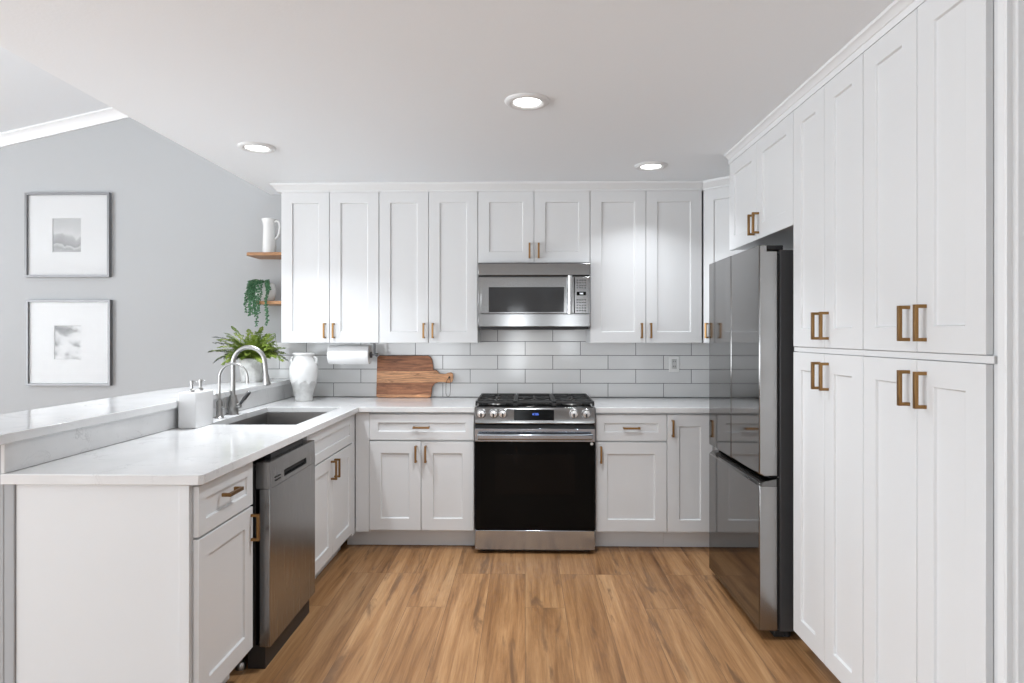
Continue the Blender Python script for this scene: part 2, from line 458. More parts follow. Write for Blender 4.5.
# crown moulding on the cabinets: back run, corner run, right run
def crown(name, path, p_low, p_high):
    """path of (x,y) along cabinet faces, profile pushed out to the LEFT of travel"""
    pr = [(0.0, 0.0), (p_low, 0.0), (p_low, 0.010), (p_low+0.004, 0.016), (p_low+(p_high-p_low)*0.55, 0.028), (p_high-0.002, 0.042), (p_high, 0.044), (p_high, 0.058), (0.0, 0.058)]
    b = MB(); rings = []
    P = [Vector(q) for q in path]
    for i, p in enumerate(P):
        d0 = (P[i]-P[i-1]).normalized() if i > 0 else (P[1]-P[0]).normalized()
        d1 = (P[i+1]-P[i]).normalized() if i < len(P)-1 else d0
        n0 = Vector((-d0.y, d0.x)); n1 = Vector((-d1.y, d1.x))
        nn = (n0+n1).normalized(); k = 1/max(0.3, nn.dot(n0))
        rings.append([b.bm.verts.new((p.x+nn.x*k*a, p.y+nn.y*k*a, CEIL-0.0585+z)) for a, z in pr])
    m = len(pr)
    for a, c in zip(rings, rings[1:]):
        for i in range(m): b.bm.faces.new((a[i], c[i], c[(i+1) % m], a[(i+1) % m]))
    b.bm.faces.new(rings[0]); b.bm.faces.new(rings[-1][::-1])
    return struct(b.build(name, 'trim_white', smooth=30))
UY = 4.35        # door fronts of the wall cabinets
PX = 1.166       # door fronts of the tall cabinets
BY = 4.05        # door fronts of the base cabinets, back run
EX = -1.086      # door fronts of the peninsula cabinets
crown('trim_3', [(1.195, UY+0.02), (-1.679, UY+0.02), (-1.679, D)], 0.028, 0.06)
def crown_right():
    b = MB()
    pr = [(PX+0.03, CEIL-0.060), (PX+0.0015, CEIL-0.060), (PX+0.0015, CEIL-0.035), (PX-0.003, CEIL-0.033), (PX-0.006, CEIL-0.026), (PX-0.016, CEIL-0.016), (PX-0.022, CEIL-0.013), (PX-0.022, CEIL-0.0005), (PX+0.03, CEIL-0.0005)]
    b.prism(pr, 'y', 1.6, 3.69)
    return struct(b.build('trim_4', 'trim_white', smooth=30))
crown_right()

# ------------------------------------------------------------------ cabinets
def pull(parent, o, x, zc, vertical, length=0.106, name='handle'):
    """square bar pull, standing off the door front at y=0 towards -y"""
    b = MB(); h = length/2; w = 0.0062; so = 0.034
    if vertical:
        b.box(x-w, x+w, -so, -so+0.0105, zc-h, zc+h)
        for s in (-1, 1):
            zz = zc + s*(h-0.0052); b.box(x-w, x+w, -so+0.0104, 0.0, zz-0.0052, zz+0.0052)
    else:
        b.box(x-h, x+h, -so, -so+0.0105, zc-w, zc+w)
        for s in (-1, 1):
            xx = x + s*(h-0.0052); b.box(xx-0.0052, xx+0.0052, -so+0.0104, 0.0, zc-w, zc+w)
    p = b.build(name, 'bronze', parent, bevel=0.0008)
    return p

def shaker(name, parent, x0, x1, z0, z1, rail=0.072, t=0.02, m='white_paint', y=0.0):
    b = MB(); bm = b.bm
    def rect(i, yy): return [bm.verts.new(p) for p in ((x0+i, yy, z0+i), (x1-i, yy, z0+i), (x1-i, yy, z1-i), (x0+i, yy, z1-i))]
    A = rect(0, y); B = rect(rail, y); Cc = rect(rail+0.003, y+0.009); E = rect(0, y+t)
    for P, Q in ((A, B), (B, Cc), (E, A)):
        for i in range(4): bm.faces.new((P[i], P[(i+1) % 4], Q[(i+1) % 4], Q[i]))
    bm.faces.new(Cc); bm.faces.new(E[::-1])
    return b.build(name, m, parent, bevel=0.0016)

def cabinet(name, label, loc, rz, w, depth, z0, z1, doors=(), drawers=(), toe=False, cat='cabinet', group=None, rail_at=None, carc0=0.0, carc1=None, toe_x=None):
    t = thing(name, label, cat, (loc[0], loc[1], 0), rz, group)
    c1 = w if carc1 is None else carc1
    b = MB().box(carc0, c1, 0.0215, depth, z0, z1)
    b.build('carcass', 'white_paint', t, bevel=0.001)
    if toe:
        tx = toe_x or (carc0, c1)
        MB().box(tx[0], tx[1], 0.095, depth, 0.001, z0-0.0005).build('toe_kick', 'white_paint', t, bevel=0.001)
    for kind, items in (('door', doors), ('drawer', drawers)):
        for it in items:
            x0, x1, a0, a1, h = it[:5]
            d = shaker(kind, t, x0+0.0016, x1-0.0016, a0, a1, rail=it[5] if len(it) > 5 else 0.072)
            if h: pull(d, t, h[1], h[2], h[0] == 'v', h[3] if len(h) > 3 else 0.106)
    if rail_at:
        MB().box(carc0, c1, 0.004, 0.021, rail_at[0], rail_at[1]).build('rail', 'white_paint', t, bevel=0.001)
    return t

U0, U1 = 1.317, 2.352
HZ = 1.401
# wall cabinets, back run (local x = world x)
def wall_cab(x0, xm, x1, label, z0=U0, hz=HZ):
    w = x1-x0; k = xm-x0
    return cabinet('wall_cabinet', label, (x0, UY), 0, w, D-UY-0.0005, z0, U1+0.057,
        doors=[(0, k, z0+0.001, U1, ('v', k-0.031, hz, 0.103), 0.075), (k, w, z0+0.001, U1, ('v', k+0.031, hz, 0.103), 0.075)],
        group='white wall cabinets of the back wall')
wall_cab(-1.679, -1.344, -1.003, 'white shaker wall cabinet above the paper towel roll, at the end by the wooden shelves')
wall_cab(-1.002, -0.662, -0.324, 'white two-door wall cabinet above the cutting board, left of the microwave')
wall_cab(-0.323, 0.060, 0.441, 'short white two-door wall cabinet directly on top of the microwave', z0=1.864, hz=1.945)
wall_cab(0.442, 0.820, 1.199, 'white two-door wall cabinet right of the microwave, above the wall outlet')
# diagonal corner wall cabinet: a five-sided carcass, its door at 45 degrees
def diag():
    t = thing('corner_wall_cabinet', 'narrow-looking white diagonal corner wall cabinet tucked behind the refrigerator', 'cabinet', (1.2005, UY+0.012, 0), -PI/4)
    L = 0.40
    R = Matrix.Rotation(PI/4, 2)
    def loc(x, y):
        v = R @ Vector((x-1.2005, y-(UY+0.012))); return (v.x, v.y)
    q = Vector((1.2005, UY+0.012)) + Vector((0.7071, -0.7071))*L
    off = 0.0215*0.7071
    pts = [loc(1.2005+off, UY+0.012+off), loc(1.2005+off, D-0.001), loc(XR-0.001, D-0.001), loc(XR-0.001, q.y+off), loc(q.x+off, q.y+off)]
    MB().prism(pts, 'z', U0, U1+0.057).build('carcass', 'white_paint', t, bevel=0.001)
    d = shaker('door', t, 0.012, L-0.004, U0+0.001, U1, 0.075)
    pull(d, t, 0.045, HZ, True, 0.103)
    # its own length of crown
    b = MB(); z = CEIL-0.0585
    b.prism([(0.02, z), (-0.010, z), (-0.010, z+0.010), (-0.03, z+0.032), (-0.04, z+0.042), (-0.04, z+0.058), (0.02, z+0.058)], 'x', 0.0, L)
    b.build('crown', 'trim_white', t, smooth=30)
diag()

# tall cabinets, right run: local x runs towards the camera
def tall(yfar, ynear, label, hl):
    w = yfar-ynear; k = w/2 + (0.008 if ynear < 2 else 0); e = 0.008 if ynear < 2 else 0
    s0, s1 = 1.299, 1.3225
    ll = 0.108
    return cabinet('tall_cabinet', label, (PX, yfar), -PI/2, w, XR-PX-0.0005, 0.10, CEIL-0.001,
        doors=[(0, k, s1, 2.347, ('v', k-0.034-e/2, 1.408, ll), 0.075), (k, w, s1, 2.347, ('v', k+0.034+e, 1.408, ll), 0.075),
               (0, k, 0.088, s0, ('v', k-0.034-e/2, 1.212, ll), 0.075), (k, w, 0.088, s0, ('v', k+0.034+e, 1.212, ll), 0.075)],
        toe=True, group='white tall pantry cabinets', rail_at=(s0+0.002, s1-0.002), carc1=w + (0.022 if ynear < 2 else 0))
tall(2.800, 2.227, 'white four-door tall pantry cabinet right beside the refrigerator', 0)
tall(2.226, 1.638, 'nearest white four-door tall pantry cabinet, beside the doorway casing', 0)
# over the refrigerator
w = 3.668-2.802
cabinet('fridge_top_cabinet', 'white two-door cabinet hung above the refrigerator', (PX, 3.668), -PI/2, w, XR-PX-0.0005, 1.858, CEIL-0.001,
        doors=[(0, 0.428, 1.852, 2.347, ('v', 0.397, 1.932), 0.075), (0.428, w, 1.852, 2.347, ('v', 0.459, 1.932), 0.075)])

# base cabinets
T = 0.876   # underside of counter is 0.879
def base_back_left():
    x0, x1 = -0.997, -0.324; w = x1-x0; k = 0.333
    t = cabinet('base_cabinet', 'white base cabinet with drawer and two doors under the cutting board, left of the range', (x0, BY), 0, w, D-BY-0.0005, 0.115, T,
        doors=[(0, k, 0.127, 0.692, ('v', k-0.031, 0.615), 0.075), (k, w, 0.127, 0.692, ('v', k+0.031, 0.615), 0.075)],
        drawers=[(0, w, 0.701, 0.867, ('h', w/2, 0.784), 0.055)], toe=True, toe_x=(-0.167, w))
    MB().box(EX+0.002-x0, -0.0005, 0.0025, 0.021, 0.115, T).build('filler_panel', 'white_paint', t, bevel=0.001)
base_back_left()
x0, x1 = 0.445, 0.896; w = x1-x0
cabinet('base_cabinet', 'white base cabinet with one drawer and one door just right of the range', (x0, BY), 0, w, D-BY-0.0005, 0.115, T,
        doors=[(0, w, 0.127, 0.692, ('v', 0.033, 0.615), 0.075)], drawers=[(0, w, 0.701, 0.867, ('h', w/2, 0.784), 0.055)], toe=True)
x0, x1 = 0.897, 1.185; w = x1-x0
cabinet('base_cabinet', 'narrow white full-door base cabinet between the drawer unit and the refrigerator', (x0, BY), 0, w, D-BY-0.0005, 0.115, T,
        doors=[(0, w, 0.127, 0.867, ('v', 0.033, 0.783), 0.075)], toe=True, carc1=XR-x0-0.001)

# peninsula, local x = world y
y0, y1 = 2.098, 2.522; w = y1-y0
t = cabinet('base_cabinet', 'white base cabinet with drawer and door at the near end of the peninsula', (EX, y0), PI/2, w, 0.611, 0.115, T,
        doors=[(0, w, 0.128, 0.690, ('v', w-0.018, 0.610), 0.07)], drawers=[(0, w, 0.698, 0.868, ('h', w/2, 0.80), 0.05)], toe=True, carc0=0.001, toe_x=(0.001, w))
MB().box(-0.008, 0.0005, 0.024, 0.611, 0.0, T).build('end_panel', 'white_paint', t, bevel=0.0015)
MB().box(-0.016, -0.0085, 0.024, 0.058, 0.0, T).build('end_stile', 'white_paint', t, bevel=0.001)
y0, y1 = 3.15, 3.985; w = y1-y0; k = w*0.51
t = cabinet('sink_cabinet', 'white sink base cabinet with two doors between dishwasher and corner', (EX, y0), PI/2, w, 0.611, 0.115, 0.675,
        doors=[(0, k, 0.128, 0.690, ('v', k-0.031, 0.615), 0.07), (k, w, 0.128, 0.690, ('v', k+0.031, 0.615), 0.07)],
        drawers=[(0, w, 0.698, 0.868, None, 0.05)], toe=True, carc1=0.905, toe_x=(0, 0.905))
MB().box(0, 0.90, 0.0215, 0.04, 0.6755, T).build('front_rail', 'white_paint', t, bevel=0.001)
MB().box(w+0.0005, 4.0515-y0, 0.0025, 0.021, 0.105, T).build('filler_strip', 'white_paint', t, bevel=0.001)

# ------------------------------------------------------------------ stone tops
CT0, CT1 = 0.8795, 0.914
CX = -1.059      # front edge on the peninsula
CY = 4.032       # front edge on the back run
SX0, SX1, SY0, SY1 = -1.638, -1.172, 3.232, 4.02   # sink hole
def counter_left():
    b = MB(); bm = b.bm
    outer = [(-1.7315, 2.066), (CX-0.012, 2.066), (CX, 2.078), (CX, CY), (-0.3215, CY), (-0.3215, D-0.009), (-1.7315, D-0.009)]
    hole = [(SX0, SY0), (SX1, SY0), (SX1, SY1), (SX0, SY1)]
    for z in (CT0, CT1):
        vo = [bm.verts.new((x, y, z)) for x, y in outer]; vh = [bm.verts.new((x, y, z)) for x, y in hole]
        eo = [bm.edges.new((vo[i], vo[(i+1) % len(vo)])) for i in range(len(vo))]
        eh = [bm.edges.new((vh[i], vh[(i+1) % 4])) for i in range(4)]
        bmesh.ops.triangle_fill(bm, edges=eo+eh, use_beauty=True)
        if z == CT0: lo, lh = vo, vh
        else:
            for A, B in ((lo, vo), (lh, vh)):
                for i in range(len(A)): bm.faces.new((A[i], A[(i+1) % len(A)], B[(i+1) % len(A)], B[i]))
    return b.build('countertop', 'quartz', bevel=0.003)
tag(counter_left(), 'L-shaped white quartz countertop with the sink cut-out, along the peninsula and back wall', 'countertop')
tag(MB().box(0.4435, XR-0.001, CY, D-0.009, CT0, CT1).build('countertop', 'quartz', bevel=0.003), 'short white quartz countertop between range and refrigerator', 'countertop')
tag(MB().box(-1.7325, -1.7185, 2.07, D-0.0095, CT1+0.0008, 1.0155).build('stone_upstand', 'quartz', bevel=0.002), 'white quartz upstand strip behind the sink, under the raised bar', 'upstand')
o = MB().prism([(-2.13, 1.92), (-1.697, 1.92), (-1.697, D-0.0095), (-2.0, D-0.0095), (-2.04, 4.15), (-2.13, 3.70)], 'z', 1.0165, 1.05).build('bar_top', 'quartz', bevel=0.003)
tag(o, 'raised white quartz bar top on the half wall at the left', 'bar top')

# sink: open bowl with walls, floor and drain
t = thing('sink', 'rectangular undermount stainless steel sink set in the peninsula counter', 'sink', (0, 0, 0.65))
b = MB(); bm = b.bm
def ring(i, z): return [bm.verts.new(p) for p in ((SX0+i, SY0+i, z), (SX1-i, SY0+i, z), (SX1-i, SY1-i, z), (SX0+i, SY1-i, z))]
zt = CT0-0.0005-0.65
rs = [ring(-0.015, zt), ring(0.0, zt), ring(0.002, zt-0.004), ring(0.008, 0.045), ring(0.03, 0.034)]
outr = [ring(-0.015, zt-0.003), ring(-0.004, zt-0.003), ring(-0.001, 0.036), ring(0.02, 0.03)]
for A, B in list(zip(rs, rs[1:])) + list(zip(outr, outr[1:])) + [(rs[0], outr[0])]:
    for i in range(4): bm.faces.new((A[i], A[(i+1) % 4], B[(i+1) % 4], B[i]))
bm.faces.new(rs[-1]); bm.faces.new(outr[-1])
b.build('basin', 'sink_steel', t, bevel=0.004)
MB().lathe([(0.0, 0.036), (0.035, 0.036), (0.042, 0.039), (0.045, 0.0345)], ((SX0+SX1)/2, (SY0+SY1)/2, 0), 28).build('drain', 'chrome', t, smooth=40)

# ------------------------------------------------------------------ taps and soap
def faucet():
    t = thing('kitchen_faucet', 'tall brushed nickel gooseneck kitchen faucet with side lever behind the sink', 'faucet', (-1.6835, 3.64, 0.9145))
    MB().lathe([(0.0, 0), (0.031, 0), (0.031, 0.004), (0.0285, 0.009), (0.030, 0.030), (0.0305, 0.050), (0.027, 0.078), (0.021, 0.098), (0.0195, 0.104), (0.020, 0.112), (0.0, 0.112)], seg=36).build('body', 'brushed_nickel', t, smooth=40)
    r = 0.092; top = 0.295
    pts = [(0, 0, 0.098), (0, 0, 0.14), (0, 0, 0.2), (0, 0, 0.26)] + arc(r, top, r, PI, 0.12, 22) 
    pts += [(2*r+0.003, 0, top-0.02), (2*r+0.007, 0, top-0.055), (2*r+0.009, 0, top-0.07)]
    MB().tube(pts, 0.0125, 16).build('spout', 'brushed_nickel', t, smooth=50)
    e = 2*r+0.0093
    MB().tube([(e, 0, top-0.068), (e+0.001, 0, top-0.08), (e+0.004, 0, top-0.11), (e+0.006, 0, top-0.125), (e+0.0065, 0, top-0.129)], [0.013, 0.0155, 0.0185, 0.0195, 0.0165], 20).build('spray_head', 'brushed_nickel', t, smooth=40)
    lv = MB().tube([(0.0235, 0, 0.05), (0.032, 0, 0.051), (0.042, 0, 0.053), (0.046, 0, 0.055)], [0.015, 0.0165, 0.0155, 0.010], 18).build('lever_hub', 'brushed_nickel', t, smooth=40)
    MB().tube([(0.038, 0, 0.056), (0.060, 0, 0.085), (0.066, 0, 0.092), (0.094, 0, 0.128), (0.097, 0, 0.132)], [0.007, 0.009, 0.011, 0.0105, 0.006], 14).build('lever', 'dark_steel_bracket', lv, smooth=40)
faucet()
def filter_faucet():
    t = thing('filter_faucet', 'small thin gooseneck water faucet left of the tall kitchen faucet', 'faucet', (-1.683, 3.475, 0.9145))
    MB().lathe([(0.0, 0), (0.0245, 0), (0.0245, 0.004), (0.020, 0.008), (0.0165, 0.014), (0.0165, 0.088), (0.012, 0.098), (0.0, 0.098)], seg=30).build('body', 'brushed_nickel', t, smooth=40)
    r = 0.078
    pts = [(0, 0, 0.096), (0, 0, 0.15), (0, 0, 0.2)] + arc(r, 0.222, r, PI, 0.0, 22) + [(2*r, 0, 0.205), (2*r+0.0005, 0, 0.19)]
    MB().tube(pts, 0.0062, 12).build('spout', 'brushed_nickel', t, smooth=50)
    b = MB().tube([(0.014, 0, 0.060), (0.030, 0, 0.060), (0.036, 0, 0.061)], [0.008, 0.0085, 0.006], 14)
    b.tube([(0.030, 0, 0.064), (0.031, 0, 0.085), (0.032, 0, 0.108)], [0.0065, 0.0075, 0.004], 12)
    b.build('lever', 'brushed_nickel', t, smooth=40)
filter_faucet()
def soap():
    t = thing('soap_dispenser', 'white rectangular twin-pump soap dispenser on the counter beside the small faucet', 'soap dispenser', (-1.6505, 3.165, 0.9145), 0.0)
    MB().box(-0.0445, 0.0445, -0.088, 0.088, 0, 0.176).build('body', 'soap_white', t, bevel=0.004)
    for y in (-0.042, 0.042):
        p = MB().lathe([(0.0, 0.1755), (0.0135, 0.1755), (0.0135, 0.184), (0.0085, 0.188), (0.0055, 0.190), (0.0055, 0.214), (0.009, 0.216), (0.009, 0.231), (0.0, 0.232)], (0, y, 0), 20)
        p.tube([(0.004, y, 0.225), (0.012, y, 0.225), (0.022, y, 0.224), (0.025, y, 0.219)], [0.005, 0.0045, 0.004, 0.004], 10)
        p.build('pump', 'brushed_nickel', t, smooth=40)
soap()

# ------------------------------------------------------------------ dishwasher
def dishwasher():
    # local x = world y (from near edge), local -y = world +x
    t = thing('dishwasher', 'stainless steel dishwasher under the peninsula counter', 'dishwasher', (-1.04, 2.578, 0), PI/2)
    w = 0.558
    MB().box(0.004, w-0.004, 0.062, 0.62, 0.10, 0.845).build('tub', 'black_plastic', t, bevel=0.002)
    b = MB(); 
    b.box(0, w, 0.0, 0.045, 0.098, 0.7435)
    b.build('door_panel', 'stainless_grey', t, bevel=0.003)
    # control strip with slightly leaning front and a recessed pocket handle
    b = MB(); bm = b.bm
    z0, z1 = 0.7445, 0.852
    px0, px1, pz0, pz1 = 0.155, 0.435, 0.762, 0.790
    def P(x, z): return (x, 0.0 + (z-z0)/(z1-z0)*0.004, z)
    xs = [0, px0, px1, w]; zs = [z0, pz0, pz1, z1]
    V = {(i, j): bm.verts.new(P(xs[i], zs[j])) for i in range(4) for j in range(4)}
    for i in range(3):
        for j in range(3):
            if (i, j) != (1, 1): bm.faces.new((V[i, j], V[i+1, j], V[i+1, j+1], V[i, j+1]))
    I = [bm.verts.new((x, 0.030, z)) for x, z in ((px0, pz0+0.006), (px1, pz0+0.006), (px1, pz1), (px0, pz1))]
    O = [V[1, 1], V[2, 1], V[2, 2], V[1, 2]]
    for k in range(4): bm.faces.new((O[k], O[(k+1) % 4], I[(k+1) % 4], I[k]))
    bm.faces.new(I)
    Bk = {(i, j): bm.verts.new((xs[i], 0.058, zs[j])) for i, j in ((0, 0), (3, 0), (3, 3), (0, 3))}
    bm.faces.new((Bk[0, 0], Bk[0, 3], Bk[3, 3], Bk[3, 0]))
    bm.faces.new([V[0, 0], V[1, 0], V[2, 0], V[3, 0], Bk[3, 0], Bk[0, 0]][::-1])
    bm.faces.new([V[0, 3], V[1, 3], V[2, 3], V[3, 3], Bk[3, 3], Bk[0, 3]])
    bm.faces.new([V[0, 0], V[0, 1], V[0, 2], V[0, 3], Bk[0, 3], Bk[0, 0]])
    bm.faces.new([V[3, 0], V[3, 1], V[3, 2], V[3, 3], Bk[3, 3], Bk[3, 0]][::-1])
    cp = b.build('control_strip', 'stainless_grey', t)
    MB().box(px0+0.002, px1-0.002, 0.012, 0.029, pz0+0.0075, pz1-0.003).build('pocket', 'dark_gap', cp)
    v = MB()
    for k in range(2): v.box(0.055, 0.112, -0.0012, 0.003, 0.764+k*0.013, 0.769+k*0.013)
    v.build('vent', 'dark_gap', cp)
    MB().box(0.02, w-0.004, 0.028, 0.10, 0.0, 0.097).build('kick_plate', 'black_plastic', t, bevel=0.001)
    for x in (0.0, w-0.05):
        MB().lathe([(0, 0.0), (0.02, 0.0), (0.02, 0.02), (0.015, 0.03), (0.006, 0.032), (0.006, 0.10), (0, 0.10)], (x+0.02, 0.13, 0), 18).build('levelling_foot', 'brushed_nickel', t, smooth=40)
    MB().box(0.08, w-0.08, 0.03, 0.061, 0.853, 0.872).build('top_rim', 'black_plastic', t, bevel=0.001)
dishwasher()

# ------------------------------------------------------------------ range
def gas_range():
    t = thing('gas_range', 'stainless steel slide-in gas range with black oven door in the middle of the back wall', 'range', (0.0600, 4.0, 0))
    w = 0.377
    MB().box(-w+0.003, w-0.003, 0.05, 0.66, 0.03, 0.895).build('body', 'fridge_body', t, bevel=0.002)
    # cooktop
    ck = MB().box(-w, w, 0.035, 0.668, 0.8955, 0.919).build('cooktop', 'stainless', t, bevel=0.004)
    MB().box(-w+0.018, w-0.018, 0.07, 0.63, 0.9192, 0.924).build('burner_tray', 'black_gloss', ck, bevel=0.002)
    # control panel: front leaning back
    cp = MB().prism([(0.0, 0.806), (-0.012, 0.818), (-0.004, 0.905), (0.006, 0.917), (0.034, 0.919), (0.034, 0.806)], 'x', -w, w).build('control_panel', 'stainless', t, bevel=0.003)
    def onp(z): return -0.012 + (z-0.818)/(0.905-0.818)*0.008
    for kx in (-0.335, -0.258, -0.20, 0.243, 0.320):
        z = 0.880; y = onp(z)
        k = MB().lathe([(0.0, 0.0), (0.029, 0.0), (0.029, -0.006), (0.026, -0.009), (0.0245, -0.028), (0.022, -0.033), (0.0, -0.034)], (kx, y, z), 32, axis='y').build('knob', 'knob_steel', cp, smooth=35)
        MB().box(kx-0.0045, kx+0.0045, y-0.0352, y-0.033, z-0.020, z+0.004).build('pointer', 'dark_gap', k)
    z0, z1 = 0.838, 0.904
    d = MB(); d.quadface
    d.prism([(onp(z0)-0.0008, z0), (onp(z1)-0.0008, z1), (onp(z1)+0.004, z1), (onp(z0)+0.004, z0)], 'x', -0.130, 0.120)
    d = d.build('display', 'black_gloss', cp)
    # blue clock digits, built as little segment bars
    segs = {'1': 'bc', '2': 'abged', '0': 'abcdef', '5': 'afgcd'}
    b = MB()
    def seg(x, zc, ch, h=0.0052, wd=0.0038, th=0.0008):
        y = onp(zc)-0.0016
        for s in segs[ch]:
            if s in 'agd':
                zz = zc + {'a': h, 'g': 0, 'd': -h}[s]; b.box(x-wd, x+wd, y, y+0.0006, zz-th, zz+th)
            else:
                xx = x + (wd if s in 'bc' else -wd); za, zb = (zc, zc+h) if s in 'bf' else (zc-h, zc)
                b.box(xx-th, xx+th, y, y+0.0006, za, zb)
    for i, ch in enumerate('1205'):
        seg(-0.018 + i*0.0108 + (0.004 if i > 1 else 0), 0.876, ch)
    b.build('clock_digits', 'blue_digits', d)
    # dark gap below the panel
    MB().box(-w+0.002, w-0.002, 0.002, 0.05, 0.786, 0.8055).build('vent_gap', 'dark_gap', t)
    # oven door: stainless top band, black glass
    dr = MB().box(-w+0.001, w-0.001, -0.012, 0.048, 0.152, 0.785).build('oven_door', 'black_gloss', t, bevel=0.003)
    MB().box(-w, w, -0.0155, 0.0, 0.7045, 0.7855).build('door_band', 'stainless_lit', dr, bevel=0.002)
    MB().box(-0.25, 0.25, -0.0135, -0.0115, 0.375, 0.625).build('oven_window', 'oven_window', dr, bevel=0.0005)
    hb = MB(); zc = 0.742
    # flat bowed bar handle
    prof = [(-0.010, -0.013), (-0.010, 0.013), (0.0, 0.021), (0.008, 0.016), (0.008, -0.016), (0.0, -0.021)]
    hb.prism([(-0.062+py, zc+pz) for py, pz in prof], 'x', -w+0.02, w-0.02)
    for s in (-1, 1): hb.box(s*(w-0.045)-0.014, s*(w-0.045)+0.014, -0.058, -0.014, zc-0.010, zc+0.010)
    hb.build('handle', 'stainless_lit', dr, bevel=0.004)
    MB().lathe([(0, 0), (0.0095, 0), (0.0095, -0.001), (0, -0.001)], (w-0.022, -0.0124, 0.692), 20, axis='y').build('sticker', 'plastic_white', dr)
    # storage drawer
    MB().box(-w+0.001, w-0.001, -0.010, 0.045, 0.026, 0.149).build('drawer', 'stainless_lit', t, bevel=0.004)
    for x in (-w+0.05, w-0.05):
        for y in (0.06, 0.6): MB().lathe([(0, 0), (0.018, 0), (0.018, 0.012), (0.010, 0.014), (0.010, 0.031), (0, 0.031)], (x, y, 0.0005), 16).build('foot', 'black_plastic', t, smooth=40)
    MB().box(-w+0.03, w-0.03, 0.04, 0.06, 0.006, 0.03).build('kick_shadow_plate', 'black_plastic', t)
    # burners
    for bx, by, br in ((-0.245, 0.16, 0.047), (-0.245, 0.42, 0.038), (0.0, 0.29, 0.05), (0.245, 0.16, 0.052), (0.245, 0.42, 0.036)):
        u = MB().lathe([(0, 0.9242), (br+0.012, 0.9242), (br+0.010, 0.930), (br, 0.934), (0, 0.934)], (bx, by, 0), 28).build('burner', 'brushed_nickel', t, smooth=40)
        MB().lathe([(0, 0.9342), (br-0.004, 0.9342), (br-0.002, 0.940), (br-0.008, 0.944), (0, 0.9445)], (bx, by, 0), 28).build('burner_cap', 'black_iron', u, smooth=40)
    # three cast iron grates
    for gx0, gx1 in ((-0.374, -0.124), (-0.121, 0.121), (0.124, 0.374)):
        g = MB(); zt = 0.953; y0, y1 = 0.022, 0.565; bw = 0.006
        def bar(xa, ya, xb, yb, h=0.014):
            a = Vector((xa, ya, 0)); c = Vector((xb, yb, 0)); dd = (c-a).normalized(); nn = Vector((-dd.y, dd.x, 0))*bw
            vs = [g.bm.verts.new(q + Vector((0, 0, z))) for z in (zt-h, zt) for q in (a-nn, a+nn, c+nn, c-nn)]
            g.bm.faces.new(vs[3::-1]); g.bm.faces.new(vs[4:])
            for i in range(4): g.bm.faces.new((vs[i], vs[(i+1) % 4], vs[4+(i+1) % 4], vs[4+i]))
        for x in (gx0+bw, gx1-bw): bar(x, y0, x, y1)
        for y in (y0+bw, y1-bw, (y0+y1)/2): bar(gx0, y, gx1, y)
        xm = (gx0+gx1)/2
        for yc in ((0.16, 0.42) if abs(xm) > 0.05 else (0.29,)):
            R = 0.030
            for k in range(8):
                a = k*PI/4
                ex, ey = math.cos(a), math.sin(a)
                L = 0.105 if abs(xm) > 0.05 else 0.10
                bar(xm+ex*R, yc+ey*R, xm+ex*L, yc+ey*L, 0.013)
        for y in (y0+0.09, y1-0.09): bar(gx0+bw, y, gx1-bw, y)
        for x in (gx0+bw, gx1-bw):
            for y in (y0+bw, (y0+y1)/2, y1-bw): g.box(x-0.007, x+0.007, y-0.007, y+0.007, 0.9245, zt-0.01)
        g.build('grate', 'black_iron', t, bevel=0.0015)
gas_range()

